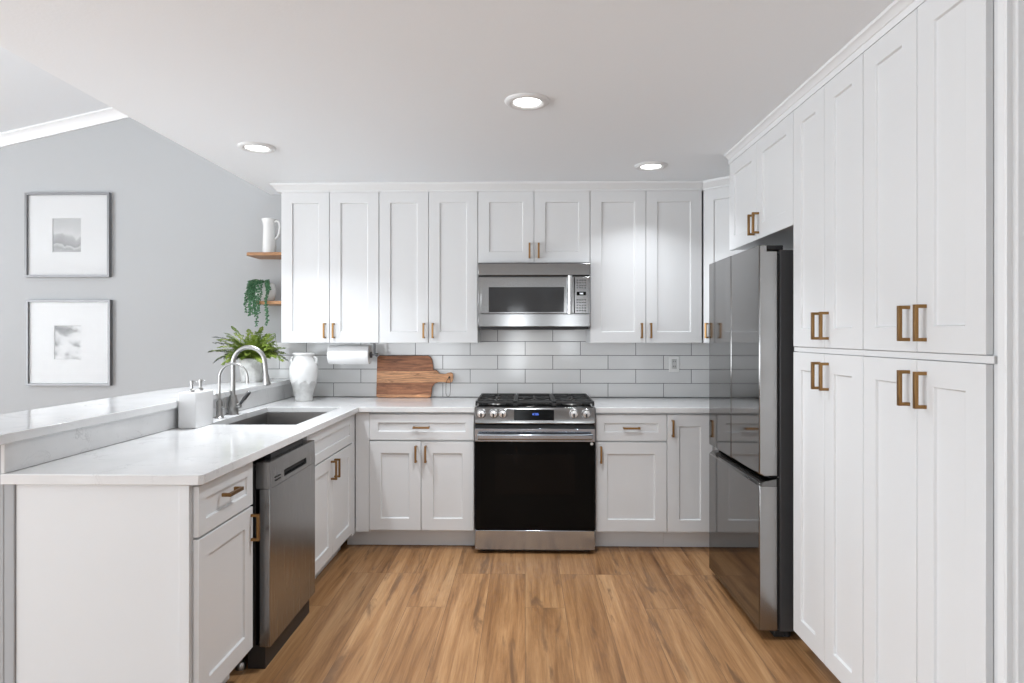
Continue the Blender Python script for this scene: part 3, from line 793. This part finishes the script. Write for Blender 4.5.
# ------------------------------------------------------------------ microwave
def microwave():
    t = thing('microwave', 'stainless steel over-the-range microwave oven under the short wall cabinet', 'microwave', (0.0585, 4.27, 0))
    w = 0.375; z0, z1 = 1.427, 1.8515
    MB().box(-w, w, 0.035, D-4.27-0.0095, z0+0.002, z1+0.008).build('case', 'fridge_body', t, bevel=0.002)
    MB().box(-w, w, 0.0, 0.034, 1.771, z1).build('top_grille_band', 'stainless', t, bevel=0.003)
    MB().box(-w+0.004, w-0.004, 0.008, 0.034, 1.7625, 1.7705).build('seam', 'dark_gap', t)
    MB().box(-w, w, 0.0, 0.034, z0, 1.5125).build('lower_band', 'stainless', t, bevel=0.003)
    MB().box(-w, w, 0.004, 0.034, 1.5128, 1.7622).build('front_frame', 'stainless', t, bevel=0.002)
    # door
    dr = MB().box(-w+0.018, 0.268, -0.006, 0.004, 1.5165, 1.758).build('door', 'stainless', t, bevel=0.003)
    MB().box(-0.303, 0.20, -0.0075, -0.005, 1.524, 1.692).build('window', 'dark_glass', dr, bevel=0.0006)
    hb = MB(); hx = 0.236
    hb.tube([(hx, -0.050, 1.512), (hx, -0.050, 1.764)], 0.0165, 24)
    for z in (1.545, 1.731): hb.tube([(hx, -0.048, z), (hx, -0.004, z)], 0.008, 14)
    hb.build('handle', 'chrome', dr, smooth=40)
    MB().box(0.268, 0.2725, -0.001, 0.0045, 1.5165, 1.758).build('seam', 'dark_gap', t)
    # control panel
    cp = MB().box(0.2725, w-0.012, -0.005, 0.004, 1.5165, 1.758).build('control_panel', 'stainless', t, bevel=0.002)
    MB().box(0.285, 0.347, -0.0062, -0.0045, 1.636, 1.660).build('display', 'black_gloss', cp)
    b = MB()
    for i in range(3): b.box(0.306+i*0.008, 0.3105+i*0.008, -0.0068, -0.006, 1.643, 1.653)
    b.build('display_digits', 'white_digits', cp)
    keys = MB()
    for r in range(4):
        for c in range(4): keys.box(0.284+c*0.0175, 0.294+c*0.0175, -0.0056, -0.0045, 1.682+r*0.017, 1.690+r*0.017)
    keys.build('keypad', 'fridge_body', cp)
    keys = MB()
    for r in range(5):
        for c in range(4): keys.box(0.284+c*0.0175, 0.294+c*0.0175, -0.0056, -0.0045, 1.530+r*0.018, 1.538+r*0.018)
    keys.build('keypad', 'fridge_body', cp)
    MB().box(-w+0.01, w-0.01, 0.02, 0.36, 1.410, 1.4265).build('underside', 'black_plastic', t, bevel=0.002)
    MB().box(-w+0.10, w-0.10, 0.03, 0.16, 1.4065, 1.4098).build('grease_filter', 'dark_steel_bracket', t, bevel=0.001)
microwave()
d = bpy.data.lights.new('cooktop_lamp', 'AREA'); d.size = 0.06; d.energy = 0.3; d.color = (1, 0.98, 0.95)
o = bpy.data.objects.new('cooktop_lamp', d); COL.objects.link(o); o.location = (0.03, 4.45, 1.404)

# ------------------------------------------------------------------ refrigerator
def fridge():
    # local x = towards camera (-Y), local -y = world -X
    YF, YN = 3.673, 2.892
    t = thing('refrigerator', 'dark stainless steel three-door refrigerator beside the tall pantry cabinets', 'refrigerator', (1.052, YF, 0), -PI/2)
    w = YF-YN; k = 0.390; dt = 0.083
    MB().box(0.004, w-0.004, 0.094, 0.74, 0.035, 1.756).build('body', 'fridge_body', t, bevel=0.004)
    MB().box(0.012, w-0.012, dt, 0.094, 0.045, 1.74).build('gasket', 'dark_gap', t)
    for x0, x1 in ((0, k-0.0025), (k+0.0025, w)):
        # door: front lip a little taller than the back of the door
        b = MB().prism([(0.0, 0.747), (0.0, 1.778), (0.036, 1.778), (0.036, 1.752), (dt, 1.752), (dt, 0.735), (0.022, 0.735)], 'x', x0, x1)
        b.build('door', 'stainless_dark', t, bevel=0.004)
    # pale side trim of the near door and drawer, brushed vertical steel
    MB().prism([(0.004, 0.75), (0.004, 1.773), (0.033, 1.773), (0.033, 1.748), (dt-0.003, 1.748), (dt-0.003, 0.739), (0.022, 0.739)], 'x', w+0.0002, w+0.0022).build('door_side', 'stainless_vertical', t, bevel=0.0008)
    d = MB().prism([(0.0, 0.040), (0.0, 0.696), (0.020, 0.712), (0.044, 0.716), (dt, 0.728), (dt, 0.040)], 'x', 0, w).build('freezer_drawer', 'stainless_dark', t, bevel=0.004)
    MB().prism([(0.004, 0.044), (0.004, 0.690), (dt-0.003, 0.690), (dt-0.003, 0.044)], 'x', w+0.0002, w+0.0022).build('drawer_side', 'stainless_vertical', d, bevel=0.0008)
    MB().box(0.002, w-0.002, 0.046, dt, 0.7285, 0.7345).build('door_seal', 'dark_gap', t)
    for x in (0.05, w-0.05):
        b = MB().box(x-0.035, x+0.035, 0.040, 0.115, 1.757, 1.779)
        b.build('hinge_cover', 'black_plastic', t, bevel=0.004)
    MB().box(w-0.055, w-0.002, 0.05, dt+0.008, 0.7290, 0.7340).build('hinge_plate', 'chrome', t, bevel=0.0005)
    MB().box(0.02, w-0.02, 0.075, 0.12, 0.004, 0.034).build('kick_grille', 'black_plastic', t, bevel=0.002)
    for x in (0.05, w-0.05):
        for y in (0.14, 0.68): MB().lathe([(0, 0.0), (0.02, 0.0), (0.02, 0.036), (0, 0.036)], (x, y, 0), 16).build('roller_foot', 'black_plastic', t, smooth=40)
fridge()

# ------------------------------------------------------------------ counter objects
def vase():
    t = thing('urn_vase', 'white two-handled urn vase with glaze dripping over a bare lower half, on the corner counter', 'vase', (-1.538, 4.40, 0.9145))
    def prof_r(z):
        P = [(0, 0.058), (0.008, 0.062), (0.03, 0.060), (0.06, 0.066), (0.10, 0.078), (0.135, 0.087), (0.18, 0.093), (0.22, 0.0945), (0.245, 0.091), (0.262, 0.082), (0.278, 0.070), (0.292, 0.064), (0.315, 0.064)]
        for (a, r0), (b, r1) in zip(P, P[1:]):
            if a <= z <= b:
                u = (z-a)/(b-a); u = u*u*(3-2*u) if False else u
                return r0 + (r1-r0)*u
        return P[-1][1]
    lower = [(0.0, 0.0)] + [(prof_r(z), z) for z in (0.0, 0.008, 0.02, 0.03, 0.05, 0.08, 0.11, 0.135, 0.15)]
    MB().lathe(lower, seg=48).build('bare_base', 'unglazed', t, smooth=60)
    class W:
        j = 1
        def __call__(s, a): return 0.010*math.sin(9*a) + 0.006*math.sin(17*a+1)
    up = [(prof_r(0.12)-0.003, 0.135), (prof_r(0.135)+0.0026, 0.132), (prof_r(0.155)+0.003, 0.158)] + [(prof_r(z)+0.0028, z) for z in (0.18, 0.205, 0.225, 0.24, 0.25, 0.26, 0.272, 0.285, 0.30, 0.315)]
    up += [(0.070, 0.318), (0.074, 0.324), (0.074, 0.331), (0.068, 0.335), (0.058, 0.333), (0.056, 0.31), (0.06, 0.26), (0.07, 0.22)]
    MB().lathe(up, seg=72, cap=False, wob=W()).build('glazed_body', 'white_ceramic', t, smooth=60)
    for s in (-1, 1):
        pts = [(s*0.062, 0, 0.300), (s*0.074, 0, 0.303), (s*0.085, 0, 0.297), (s*0.089, 0, 0.282), (s*0.086, 0, 0.266), (s*0.080, 0, 0.256)]
        MB().tube(pts, [0.0085, 0.008, 0.0075, 0.0075, 0.008, 0.009], 12).build('handle', 'white_ceramic', t, smooth=60)
vase()

def board():
    t = thing('cutting_board', 'striped acacia wood cutting board with handle leaning on the tiles', 'cutting board', (-1.085, 4.628, 0.9155))
    t.rotation_euler = (math.radians(-6.0), 0, 0)
    H = 0.305
    pts = [(0.0, 0.012), (0.012, 0.0), (0.385, 0.0), (0.398, 0.008), (0.402, 0.025), (0.407, 0.075), (0.425, 0.103), (0.45, 0.112), (0.49, 0.113), (0.51, 0.108), (0.535, 0.107), (0.552, 0.113), (0.559, 0.13), (0.561, 0.155),
           (0.556, 0.176), (0.542, 0.184), (0.525, 0.181), (0.50, 0.172), (0.46, 0.174), (0.435, 0.20), (0.418, 0.198), (0.412, 0.215), (0.407, 0.262), (0.40, 0.285), (0.386, 0.30), (0.37, H), (0.014, H), (0.0, H-0.012)]
    b = MB(); b.prism(pts, 'y', -0.010, 0.010)
    p = b.build('board', 'board', t, bevel=0.003)
    MB().lathe([(0, -0.0106), (0.0075, -0.0106), (0.0075, -0.009), (0, -0.009)], (0.532, 0, 0.147), 18, axis='y').build('hole', 'dark_gap', p)
    pts = [(0.530, -0.0125, 0.146), (0.512, -0.0125, 0.118), (0.5085, -0.0130, 0.09), (0.509, -0.014, 0.03), (0.517, -0.0145, 0.011), (0.53, -0.0148, 0.008), (0.539, -0.0145, 0.02), (0.542, -0.0135, 0.06), (0.541, -0.0125, 0.115), (0.534, -0.0125, 0.146)]
    MB().tube(pts, 0.0018, 8).build('cord_loop', 'twine', t, smooth=60)
board()

def towel():
    t = thing('towel_holder', 'dark metal paper towel holder screwed under the wall cabinet', 'towel holder', (0, 4.46, 0))
    b = MB()
    b.tube([(-1.38, 0, 1.232), (-1.045, 0, 1.232)], 0.006, 12)
    b.build('rod', 'dark_steel_bracket', t, smooth=40)
    a = MB().box(-1.067, -1.053, -0.006, 0.006, 1.226, 1.3145); a.box(-1.085, -1.035, -0.018, 0.018, 1.311, 1.316)
    a.build('arm', 'dark_steel_bracket', t, bevel=0.001)
    MB().lathe([(0, -1.088), (0.020, -1.088), (0.022, -1.085), (0.022, -1.079), (0, -1.078)], (0, 0, 1.232), 24, axis='x').build('end_stop', 'dark_steel_bracket', t, smooth=40)
    MB().lathe([(0.0, -1.052), (0.011, -1.052), (0.013, -1.046), (0.011, -1.034), (0.0, -1.032)], (0, 0, 1.232), 16, axis='x').build('finial', 'dark_steel_bracket', t, smooth=40)
    r = MB().lathe([(0.0065, -1.375), (0.066, -1.375), (0.0675, -1.370), (0.0675, -1.097), (0.066, -1.0925), (0.0085, -1.0925), (0.0065, -1.094)], (0, 4.46, 1.232), 48, axis='x', cap=False)
    o = r.build('paper_towel_roll', 'paper', smooth=40)
    tag(o, 'white paper towel roll hanging under the wall cabinet above the vase', 'paper towels')
towel()

def outlet():
    t = thing('wall_outlet', 'white double power outlet on the tiles left of the refrigerator', 'outlet', (1.084, D-0.0085, 1.160))
    MB().box(-0.037, 0.037, -0.006, 0.0, -0.058, 0.058).build('cover_plate', 'plastic_white', t, bevel=0.002)
    s = MB().box(-0.018, 0.018, -0.0085, -0.005, -0.035, 0.035).build('socket_face', 'unglazed', t, bevel=0.001)
    h = MB()
    for z in (-0.018, 0.018):
        for x in (-0.007, 0.007): h.box(x-0.0014, x+0.0014, -0.0092, -0.008, z-0.004, z+0.006)
    h.build('slots', 'dark_gap', s)
outlet()

# ------------------------------------------------------------------ shelves with their things
def shelf(z, x0, label):
    b = MB()
    pts = [(x0, 4.455), (x0+0.02, 4.432), (-1.680, 4.432), (-1.680, D-0.001), (x0-0.0, D-0.001)]
    o = b.prism(pts, 'z', z-0.022, z).build('shelf', 'shelf', bevel=0.002)
    return tag(o, label, 'shelf', 'wooden corner shelves on the grey wall')
shelf(1.952, -1.965, 'upper wooden wall shelf with the white pitcher on it')
shelf(1.610, -1.895, 'lower wooden wall shelf with the trailing plant on it')
def pitcher():
    t = thing('pitcher', 'white ceramic pitcher standing on the upper wooden shelf', 'pitcher', (-1.842, 4.555, 1.9525))
    prof = [(0.0, 0.0), (0.046, 0.0), (0.048, 0.006), (0.047, 0.06), (0.044, 0.14), (0.042, 0.20), (0.044, 0.243), (0.046, 0.253), (0.043, 0.256), (0.039, 0.245), (0.038, 0.20), (0.040, 0.10), (0.041, 0.012), (0.0, 0.010)]
    b = MB(); b.lathe(prof, seg=40)
    # pull the rim into a pouring lip on the far side of the handle
    for v in b.bm.verts:
        if v.co.z > 0.20 and v.co.x < -0.02:
            v.co.x -= (v.co.z-0.20)*0.28*max(0.0, 1-abs(v.co.y)/0.03)
    b.build('body', 'white_ceramic', t, smooth=50)
    pts = [(0.040, -0.006, 0.230), (0.060, -0.010, 0.238), (0.076, -0.012, 0.226), (0.080, -0.012, 0.195), (0.076, -0.012, 0.16), (0.064, -0.010, 0.125), (0.042, -0.006, 0.108)]
    MB().tube(pts, [0.008, 0.0085, 0.008, 0.0075, 0.0075, 0.008, 0.009], 12).build('handle', 'white_ceramic', t, smooth=60)
pitcher()

def trailing():
    t = thing('trailing_plant', 'green trailing plant spilling from a round white pot on the lower wooden shelf', 'plant', (-1.862, 4.54, 1.6105))
    MB().lathe([(0.0, 0), (0.048, 0), (0.062, 0.02), (0.072, 0.055), (0.072, 0.085), (0.062, 0.122), (0.056, 0.130), (0.052, 0.128), (0.054, 0.115), (0.0, 0.112)], seg=40).build('pot', 'white_ceramic', t, smooth=50)
    MB().lathe([(0.0, 0.1225), (0.050, 0.1175), (0.052, 0.114), (0.0, 0.113)], seg=24).build('soil', 'soil', t, smooth=50)
    rnd = random.Random(5)
    def bead(b, p, r):
        # plump pointed leaf pair
        d = Vector((rnd.uniform(-1, 1), rnd.uniform(-1, 0.4), rnd.uniform(-0.9, 0.3))).normalized()
        u = d.orthogonal().normalized(); w = d.cross(u)
        seg = 5; c = Vector(p); rings = []
        for h, k in ((0.0, 0.25), (0.35, 1.0), (0.75, 0.85)):
            rings.append([b.bm.verts.new(c + d*(h*r*2.2) + (u*math.cos(2*PI*i/seg)+w*math.sin(2*PI*i/seg)*0.7)*r*k) for i in range(seg)])
        tip = b.bm.verts.new(c + d*r*2.6)
        for A, B in zip(rings, rings[1:]):
            for i in range(seg): b.bm.faces.new((A[i], A[(i+1) % seg], B[(i+1) % seg], B[i]))
        for i in range(seg): b.bm.faces.new((rings[-1][i], rings[-1][(i+1) % seg], tip))
    specs = []
    for i in range(11):   # big bunch over the left edge
        a = math.radians(180 + rnd.uniform(-35, 68)); specs.append((a, rnd.uniform(0.10, 0.24), rnd.uniform(0.005, 0.045)))
    for i in range(5):   # strands over the front
        a = math.radians(268 + rnd.uniform(-12, 34)); specs.append((a, rnd.uniform(0.20, 0.31), rnd.uniform(0.006, 0.02)))
    for i in range(6):
        a = math.radians(rnd.uniform(200, 330)); specs.append((a, rnd.uniform(0.03, 0.09), rnd.uniform(0.0, 0.02)))
    for a, drop, out in specs:
        b = MB(); ex, ey = math.cos(a), math.sin(a); pts = []
        n = 26
        for k in range(n):
            s = k/(n-1); L = s*(0.085+drop)
            if L < 0.085:
                u = L/0.085; r = 0.018 + (0.064+out-0.0)*math.sin(u*PI/2); z = 0.119 + 0.026*math.sin(u*PI*0.85)
            else:
                u = (L-0.085); r = 0.082+out + 0.012*min(1, u/0.08); z = 0.119+0.026*math.sin(PI*0.85) - u
            wob = 0.006*math.sin(7*s+a*5)
            pts.append((ex*r+wob, ey*r-abs(wob)*0.4, z))
        # strands in front of the shelf hang clear of its front edge
        pts = [(x, min(y, -0.122) if (z < 0.03 and x > -0.06) else y, z) for x, y, z in pts]
        b.tube(pts, 0.0012, 5)
        for p in pts[2:]:
            for q in range(3): bead(b, (p[0]+rnd.uniform(-.004, .004), p[1]+rnd.uniform(-.004, .004), p[2]+rnd.uniform(-.004, .004)), rnd.uniform(0.0042, 0.0066))
        b.build('vine', 'vine_green', t, smooth=60)
trailing()

def fern():
    t = thing('potted_fern', 'bushy green fern in a mottled grey stone pot on the raised bar', 'plant', (-1.885, 4.36, 1.0505))
    MB().lathe([(0.0, 0), (0.066, 0), (0.069, 0.006), (0.074, 0.06), (0.080, 0.11), (0.086, 0.152), (0.086, 0.160), (0.080, 0.162), (0.076, 0.145), (0.0, 0.140)], seg=40).build('pot', 'pot_stone', t, smooth=50)
    MB().lathe([(0.0, 0.152), (0.074, 0.146), (0.0755, 0.143), (0.0, 0.142)], seg=24).build('soil', 'soil', t, smooth=50)
    rnd = random.Random(11)
    def leaf(b, p, d, s, L, W):
        # one small lobed leaf
        q = [p, p + d*L*0.35 + s*W, p + d*L*0.72 + s*W*0.8, p + d*L, p + d*L*0.72 - s*W*0.8, p + d*L*0.35 - s*W]
        b.bm.faces.new([b.bm.verts.new(v) for v in q])
    def pinna(b, p, d, nrm, L):
        d = d.normalized(); s = d.cross(nrm).normalized(); k = max(3, int(L/0.0085)); bend = rnd.uniform(-0.5, 0.1)
        q = Vector(p)
        for i in range(k):
            u = (i+1)/k
            q = q + (d + nrm*bend*u*0.5).normalized()*(L/k)
            l = 0.020*(1-0.6*u)*rnd.uniform(0.8, 1.15)
            for sg in (1, -1):
                t = (s*sg + d*0.65 + nrm*rnd.uniform(-0.45, 0.45)).normalized()
                leaf(b, q, t, t.cross(nrm).normalized(), l, l*0.40)
        leaf(b, q, d, s, 0.012, 0.0035)
    fr = []
    for i in range(60):
        az = rnd.uniform(0, 2*PI); el = (12, 30, 48, 62, 78)[i % 5] + rnd.uniform(-9, 9)
        fr.append((az, el, rnd.uniform(0.15, 0.225) if el < 55 else rnd.uniform(0.19, 0.285), 'fern' if i % 10 else 'fern_dark'))
    fr += [(math.radians(186), 66, 0.31, 'fern_dark'), (math.radians(176), 50, 0.30, 'fern_dark'), (math.radians(188), 16, 0.27, 'fern_dark'), (math.radians(180), 30, 0.28, 'fern'),
           (math.radians(-15), 20, 0.24, 'fern'), (math.radians(-30), 33, 0.25, 'fern'), (math.radians(200), 5, 0.26, 'fern_dark'), (math.radians(260), 30, 0.2, 'fern'), (math.radians(285), 25, 0.2, 'fern'), (math.radians(245), 12, 0.2, 'fern')]
    for az, el, L, m in fr:
        b = MB(); e = math.radians(el); n = 15
        h = Vector((math.cos(az), math.sin(az), 0)); up = Vector((0, 0, 1)); pts = []
        p = h*rnd.uniform(0.0, 0.04) + up*0.147; ang = max(e, math.radians(38)); dt = L/(n-1)
        drop = (ang-e)*1.0 + (rnd.uniform(0.5, 1.1) if el < 55 else rnd.uniform(0.7, 1.5))
        for k in range(n):
            pts.append(p.copy())
            p = p + (h*math.cos(ang) + up*math.sin(ang))*dt
            ang -= drop/(n-1)
        # stay below and in front of the cabinet on the right, off the wall behind, out of the shelf
        for q in pts:
            if q.x > 0.14: q.z = min(q.z, 0.232)
            q.y = min(q.y, 0.27)
        b.tube(pts, [0.0016]*(n-1)+[0.0006], 5)
        side0 = h.cross(up)
        for k in range(2, n):
            d = (pts[min(k+1, n-1)]-pts[k-1]).normalized(); nrm = side0.cross(d).normalized()
            if nrm.z < 0: nrm = -nrm
            u = k/(n-1); LL = (0.062 if m == 'fern' else 0.05)*(1.06-u)**0.8*min(1, 0.45+u*2.2)
            for s in (1, -1):
                pinna(b, pts[k], side0*s + d*0.5 + nrm*rnd.uniform(-0.45, 0.3), nrm, LL*rnd.uniform(0.85, 1.1))
        for v in b.bm.verts:
            if v.co.x > 0.175 and v.co.z > 0.258: v.co.z = 0.258
            if v.co.z < 0.004: v.co.z = 0.004
            v.co.y = min(v.co.y, 0.305)
        b.build('frond', m, t)
fern()

# ------------------------------------------------------------------ framed prints on the grey wall
def framed(z0, z1, x0, x1, label, pm, px0, px1, pz0, pz1):
    t = thing('picture_frame', label, 'framed picture', (x0, D-0.0005, z0), 0, 'square framed prints on the grey wall')
    w, h = x1-x0, z1-z0; fw = 0.016; fd = 0.032
    b = MB(); bm = b.bm
    def rect(i, y): return [bm.verts.new(p) for p in ((i, y, i), (w-i, y, i), (w-i, y, h-i), (i, y, h-i))]
    A = rect(0, -fd); B = rect(fw, -fd); Cc = rect(fw, -0.004); E = rect(0, 0); F = rect(fw, 0)
    for P, Q in ((A, B), (B, Cc), (E, A), (F, E), (Cc, F)):
        for i in range(4): bm.faces.new((P[i], P[(i+1) % 4], Q[(i+1) % 4], Q[i]))
    b.build('frame', 'frame_grey', t, bevel=0.001)
    # mat board with a cut window
    b = MB(); bm = b.bm
    fx = 0.0165
    O = [bm.verts.new(p) for p in ((fx, -0.014, fx), (w-fx, -0.014, fx), (w-fx, -0.014, h-fx), (fx, -0.014, h-fx))]
    I = [bm.verts.new(p) for p in ((px0-x0-0.004, -0.014, pz0-z0-0.004), (px1-x0+0.004, -0.014, pz0-z0-0.004), (px1-x0+0.004, -0.014, pz1-z0+0.004), (px0-x0-0.004, -0.014, pz1-z0+0.004))]
    J = [bm.verts.new(p) for p in ((px0-x0, -0.0095, pz0-z0), (px1-x0, -0.0095, pz0-z0), (px1-x0, -0.0095, pz1-z0), (px0-x0, -0.0095, pz1-z0))]
    for P, Q in ((O, I), (I, J)):
        for i in range(4): bm.faces.new((P[i], P[(i+1) % 4], Q[(i+1) % 4], Q[i]))
    b.build('mat', 'mat_board', t)
    p = MB().box(0, px1-px0+0.01, 0, 0.003, 0, pz1-pz0+0.01).build('print', pm, t)
    p.location = (px0-x0-0.005, -0.0085, pz0-z0-0.005)
    MB().box(0.0165, w-0.0165, -0.026, -0.024, 0.0165, h-0.0165).build('glass', 'glass', t)
framed(1.800, 2.426, -3.711, -3.076, 'upper grey-framed picture of misty hills on the grey wall', 'print_hills', -3.510, -3.302, 1.989, 2.236)
framed(0.996, 1.632, -3.701, -3.069, 'lower grey-framed sketch picture on the grey wall', 'print_sketch', -3.498, -3.302, 1.192, 1.438)

# ------------------------------------------------------------------ recessed ceiling lights
def downlight(x, y, label, watts):
    t = thing('ceiling_light', label, 'ceiling light', (x, y, CEIL-0.0005), 0, 'recessed ceiling lights')
    MB().lathe([(0.060, -0.004), (0.066, -0.010), (0.078, -0.0125), (0.092, -0.010), (0.099, -0.004), (0.101, 0.0), (0.060, 0.0)], seg=48, cap=False).build('trim_ring', 'trim_white', t, smooth=40)
    MB().lathe([(0.0, -0.0062), (0.040, -0.0058), (0.060, -0.0045), (0.060, -0.001), (0.0, -0.001)], seg=40).build('lens', 'lamp_lens', t, smooth=50)
    d = bpy.data.lights.new('lamp', 'AREA'); d.shape = 'DISK'; d.size = 0.12; d.energy = watts; d.color = (0.93, 0.98, 1.03); d.spread = math.radians(115)
    o = bpy.data.objects.new('lamp', d); COL.objects.link(o); o.parent = t; o.location = (0, 0, -0.016)
downlight(-1.481, 3.49, 'round recessed ceiling light above the peninsula sink', 14)
downlight(0.008, 2.828, 'round recessed ceiling light nearest the camera, over the open floor', 14)
downlight(0.770, 3.923, 'round recessed ceiling light over the counter right of the microwave', 4.5)
